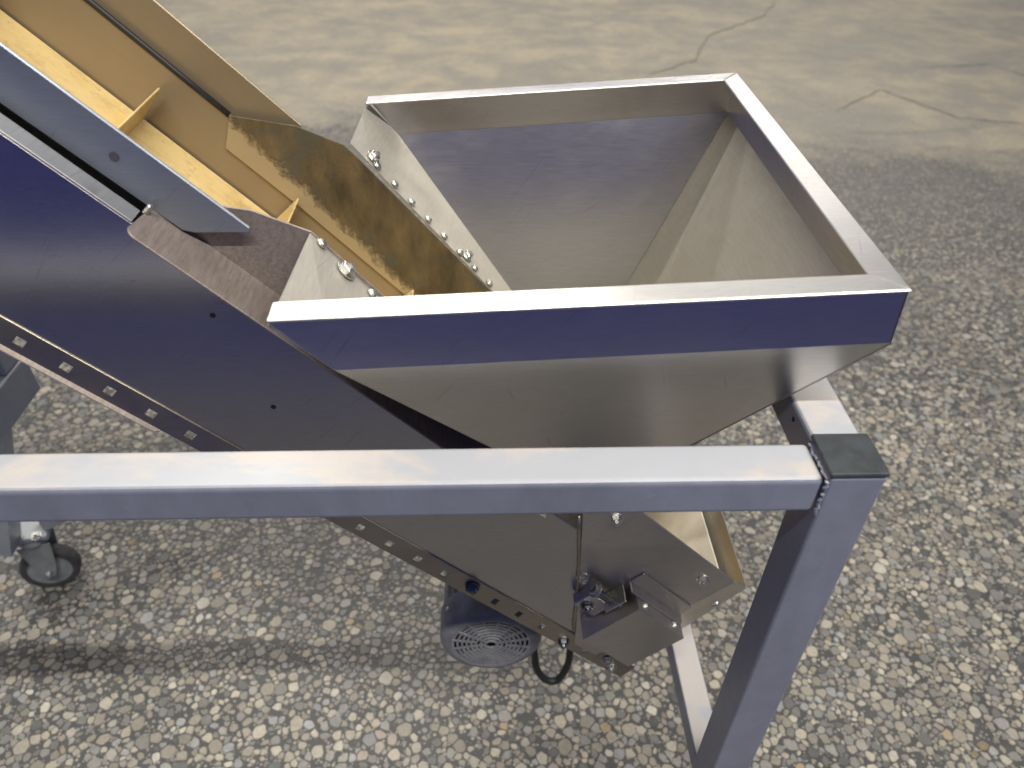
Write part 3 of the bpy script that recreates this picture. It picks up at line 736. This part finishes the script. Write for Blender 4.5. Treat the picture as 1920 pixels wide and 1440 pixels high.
# ------------------------------------------------------------------ motor under the trough
def build_motor():
    cx, cz = 0.005, -1.131; y0 = 0.700; R_ = 0.083
    o = WK(cx, y0, cz)
    # finned housing
    bm = bmesh.new(); prof = [(0, 0.05), (0.069, 0.05), (0.069, 0.235), (0.05, 0.245), (0, 0.245)]
    ring_lathe(bm, prof, 40, o, (0, 1, 0))
    for k in range(28):
        a = 2 * math.pi * k / 28; ca, sa = math.cos(a), math.sin(a)
        rad = Vector((ca, 0, sa)); tan = Vector((-sa, 0, ca)) * 0.0014
        box8(bm, o + rad * 0.068 - tan + Vector((0, 0.055, 0)), tan * 2, rad * 0.011, (0, 0.17, 0))
    m = link('motor', bm, 'motor', C); m['label'] = 'round dark grey electric motor under the conveyor'
    # fan cover: rounded pot with open face
    lathe('fan_cover', [(0.062, 0.002), (0.066, 0.0), (0.072, 0.001), (0.079, 0.006), (0.083, 0.016), (0.083, 0.050), (0.0835, 0.052), (0.0835, 0.056), (0.080, 0.056), (0.080, 0.016), (0.070, 0.004), (0.062, 0.0045)], o, (0, 1, 0), 'motor', m, 48, True)
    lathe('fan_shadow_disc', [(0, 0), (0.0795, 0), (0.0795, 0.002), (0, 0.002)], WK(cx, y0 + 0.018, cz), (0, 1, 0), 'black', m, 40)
    bm = bmesh.new()
    for i in range(8):
        r = 0.010 + 0.0074 * i
        ring_lathe(bm, [(r - 0.0019, 0.0005), (r + 0.0019, 0.0), (r + 0.0019, 0.0025), (r - 0.0019, 0.003)], 40, WK(cx, y0 - 0.002 + 0.0004 * i, cz), (0, 1, 0), True)
    for k in range(16):
        a = 2 * math.pi * (k + 0.5) / 16; rad = Vector((math.cos(a), 0, math.sin(a))); tan = Vector((-math.sin(a), 0, math.cos(a))) * 0.0019
        r0 = 0.008 if k % 2 == 0 else 0.026
        box8(bm, WK(cx, y0 + 0.0002, cz) + rad * r0 - tan, tan * 2, rad * (0.064 - r0), (0, 0.0022, 0))
    link('fan_grille', bm, 'grille', m)
    for a in (0.5, 2.6, 4.3): bolt(DOME, WK(cx + 0.0835 * math.cos(a), y0 + 0.040, cz + 0.0835 * math.sin(a)), (math.cos(a), 0, math.sin(a)), m)
    # gearbox and terminal box carry it up to the trough
    bar('gearbox', WK(cx - 0.055, y0 + 0.245, cz - 0.06), (0.15, 0, 0), (0, 0.075, 0), (0, 0, 0.16), 'motor', m, 0.008, 3)
    bar('terminal_box', WK(cx + 0.070, y0 + 0.085, cz - 0.045), (0.045, 0, 0), (0, 0.09, 0), (0, 0, 0.085), 'motor', m, 0.004, 2)
    tube('power_cable', [WK(0.078, 0.79, -1.325 + 0.13), WK(0.088, 0.785, -1.300), WK(0.093, 0.78, -1.345), WK(0.112, 0.775, -1.380), WK(0.136, 0.775, -1.382), WK(0.152, 0.78, -1.345), WK(0.156, 0.785, -1.300), WK(0.152, 0.80, -1.22), WK(0.14, 0.83, -1.12)], 0.0068, 'rubber', m, 12, 8)
build_motor()

# ================================================================== wheeled stand at the left
def build_stand():
    s = thing('wheeled_stand', (-1.03, 1.08, 0), 'pale grey splayed stand leg on a swivel castor under the conveyor', 'stand')
    a, b_ = W(-1.056, 1.05, -1.31), W(-0.868, 1.05, -0.74); d = (b_ - a)
    side_ = Vector((d.z, 0, -d.x)).normalized()
    bar('cross_bar', W(-0.852, 0.60, -0.852), (0.068, 0, 0), (0, 0.448, 0), (0, 0, 0.072), 'stand', s, 0.003, 2)
    bar('upper_leg', W(-0.850, 0.9905, -0.779), (0.062, 0, 0), (0, 0.05, 0), (0.02, 0, 0.58), 'stand', s, 0.003, 2)
    bm = bmesh.new()
    box8(bm, a - side_ * 0.035, d, side_ * 0.07, (0, 0.003, 0)); box8(bm, a + side_ * 0.032 + Vector((0, 0.003, 0)), d, side_ * 0.003, (0, 0.045, 0)); box8(bm, a - side_ * 0.035 + Vector((0, 0.003, 0)), d, side_ * 0.003, (0, 0.045, 0))
    lg = link('leg', bm, 'stand', s)
    dn = d.normalized()
    for k in range(9):
        lathe('bolt_hole', [(0, 0), (0.006, 0), (0.006, 0.0006), (0, 0.0006)], a + dn * (0.035 + 0.045 * k) + side_ * 0.004, (0, -1, 0), 'black', lg, 14)
    # foot plate and cross channel
    bar('foot_plate', W(-1.048, 1.075, -1.318), (0.085, 0.02, 0), (-0.02, 0.085, 0), (0, 0, 0.012), 'stand', s, 0.002, 2)
    bar('base_channel', W(-0.968, 1.10, -1.300), (0.20, 0.16, 0), (-0.03, 0.037, 0), (0, 0, 0.045), 'stand', s, 0.003, 2)
    bolt(BIG, W(-0.985, 1.095, -1.306), (0, -0.2, 1), s); bolt(HEX, W(-1.02, 1.09, -1.306), (0, 0, 1), s)
    # castor
    c = Vector((-1.012, 1.118, 0.0625)); ax = Vector((0.30, -1, 0)).normalized(); sd = Vector((-ax.y, ax.x, 0))
    ft = lathe('castor', [(0, 0), (0.030, 0), (0.034, 0.010), (0.030, 0.022), (0, 0.022)], c + Vector((0, 0, 0.093)), (0, 0, 1), 'hub', s, 24)
    for sg in (1, -1):
        q = c + ax * 0.024 * sg
        sheet('fork', [q + Vector((0, 0, 0.098)) - sd * 0.034, q + Vector((0, 0, 0.098)) + sd * 0.034, q + Vector((0, 0, 0.02)) + sd * 0.022, q + Vector((0, 0, -0.012)) + sd * 0.010, q + Vector((0, 0, -0.012)) - sd * 0.010, q + Vector((0, 0, 0.02)) - sd * 0.022], ax * 0.003 * sg, 'hub', ft, 0.0008)
    lathe('tyre', [(0.046, -0.016), (0.058, -0.016), (0.062, -0.009), (0.062, 0.009), (0.058, 0.016), (0.046, 0.016)], c, ax, 'tyre', ft, 36, True)
    lathe('wheel_hub', [(0, -0.017), (0.030, -0.017), (0.040, -0.013), (0.0462, -0.014), (0.0462, 0.014), (0.040, 0.013), (0.030, 0.017), (0, 0.017)], c, ax, 'hub', ft, 32)
    bolt(HEX, c + ax * 0.027, ax, ft, name='axle_nut')
build_stand()
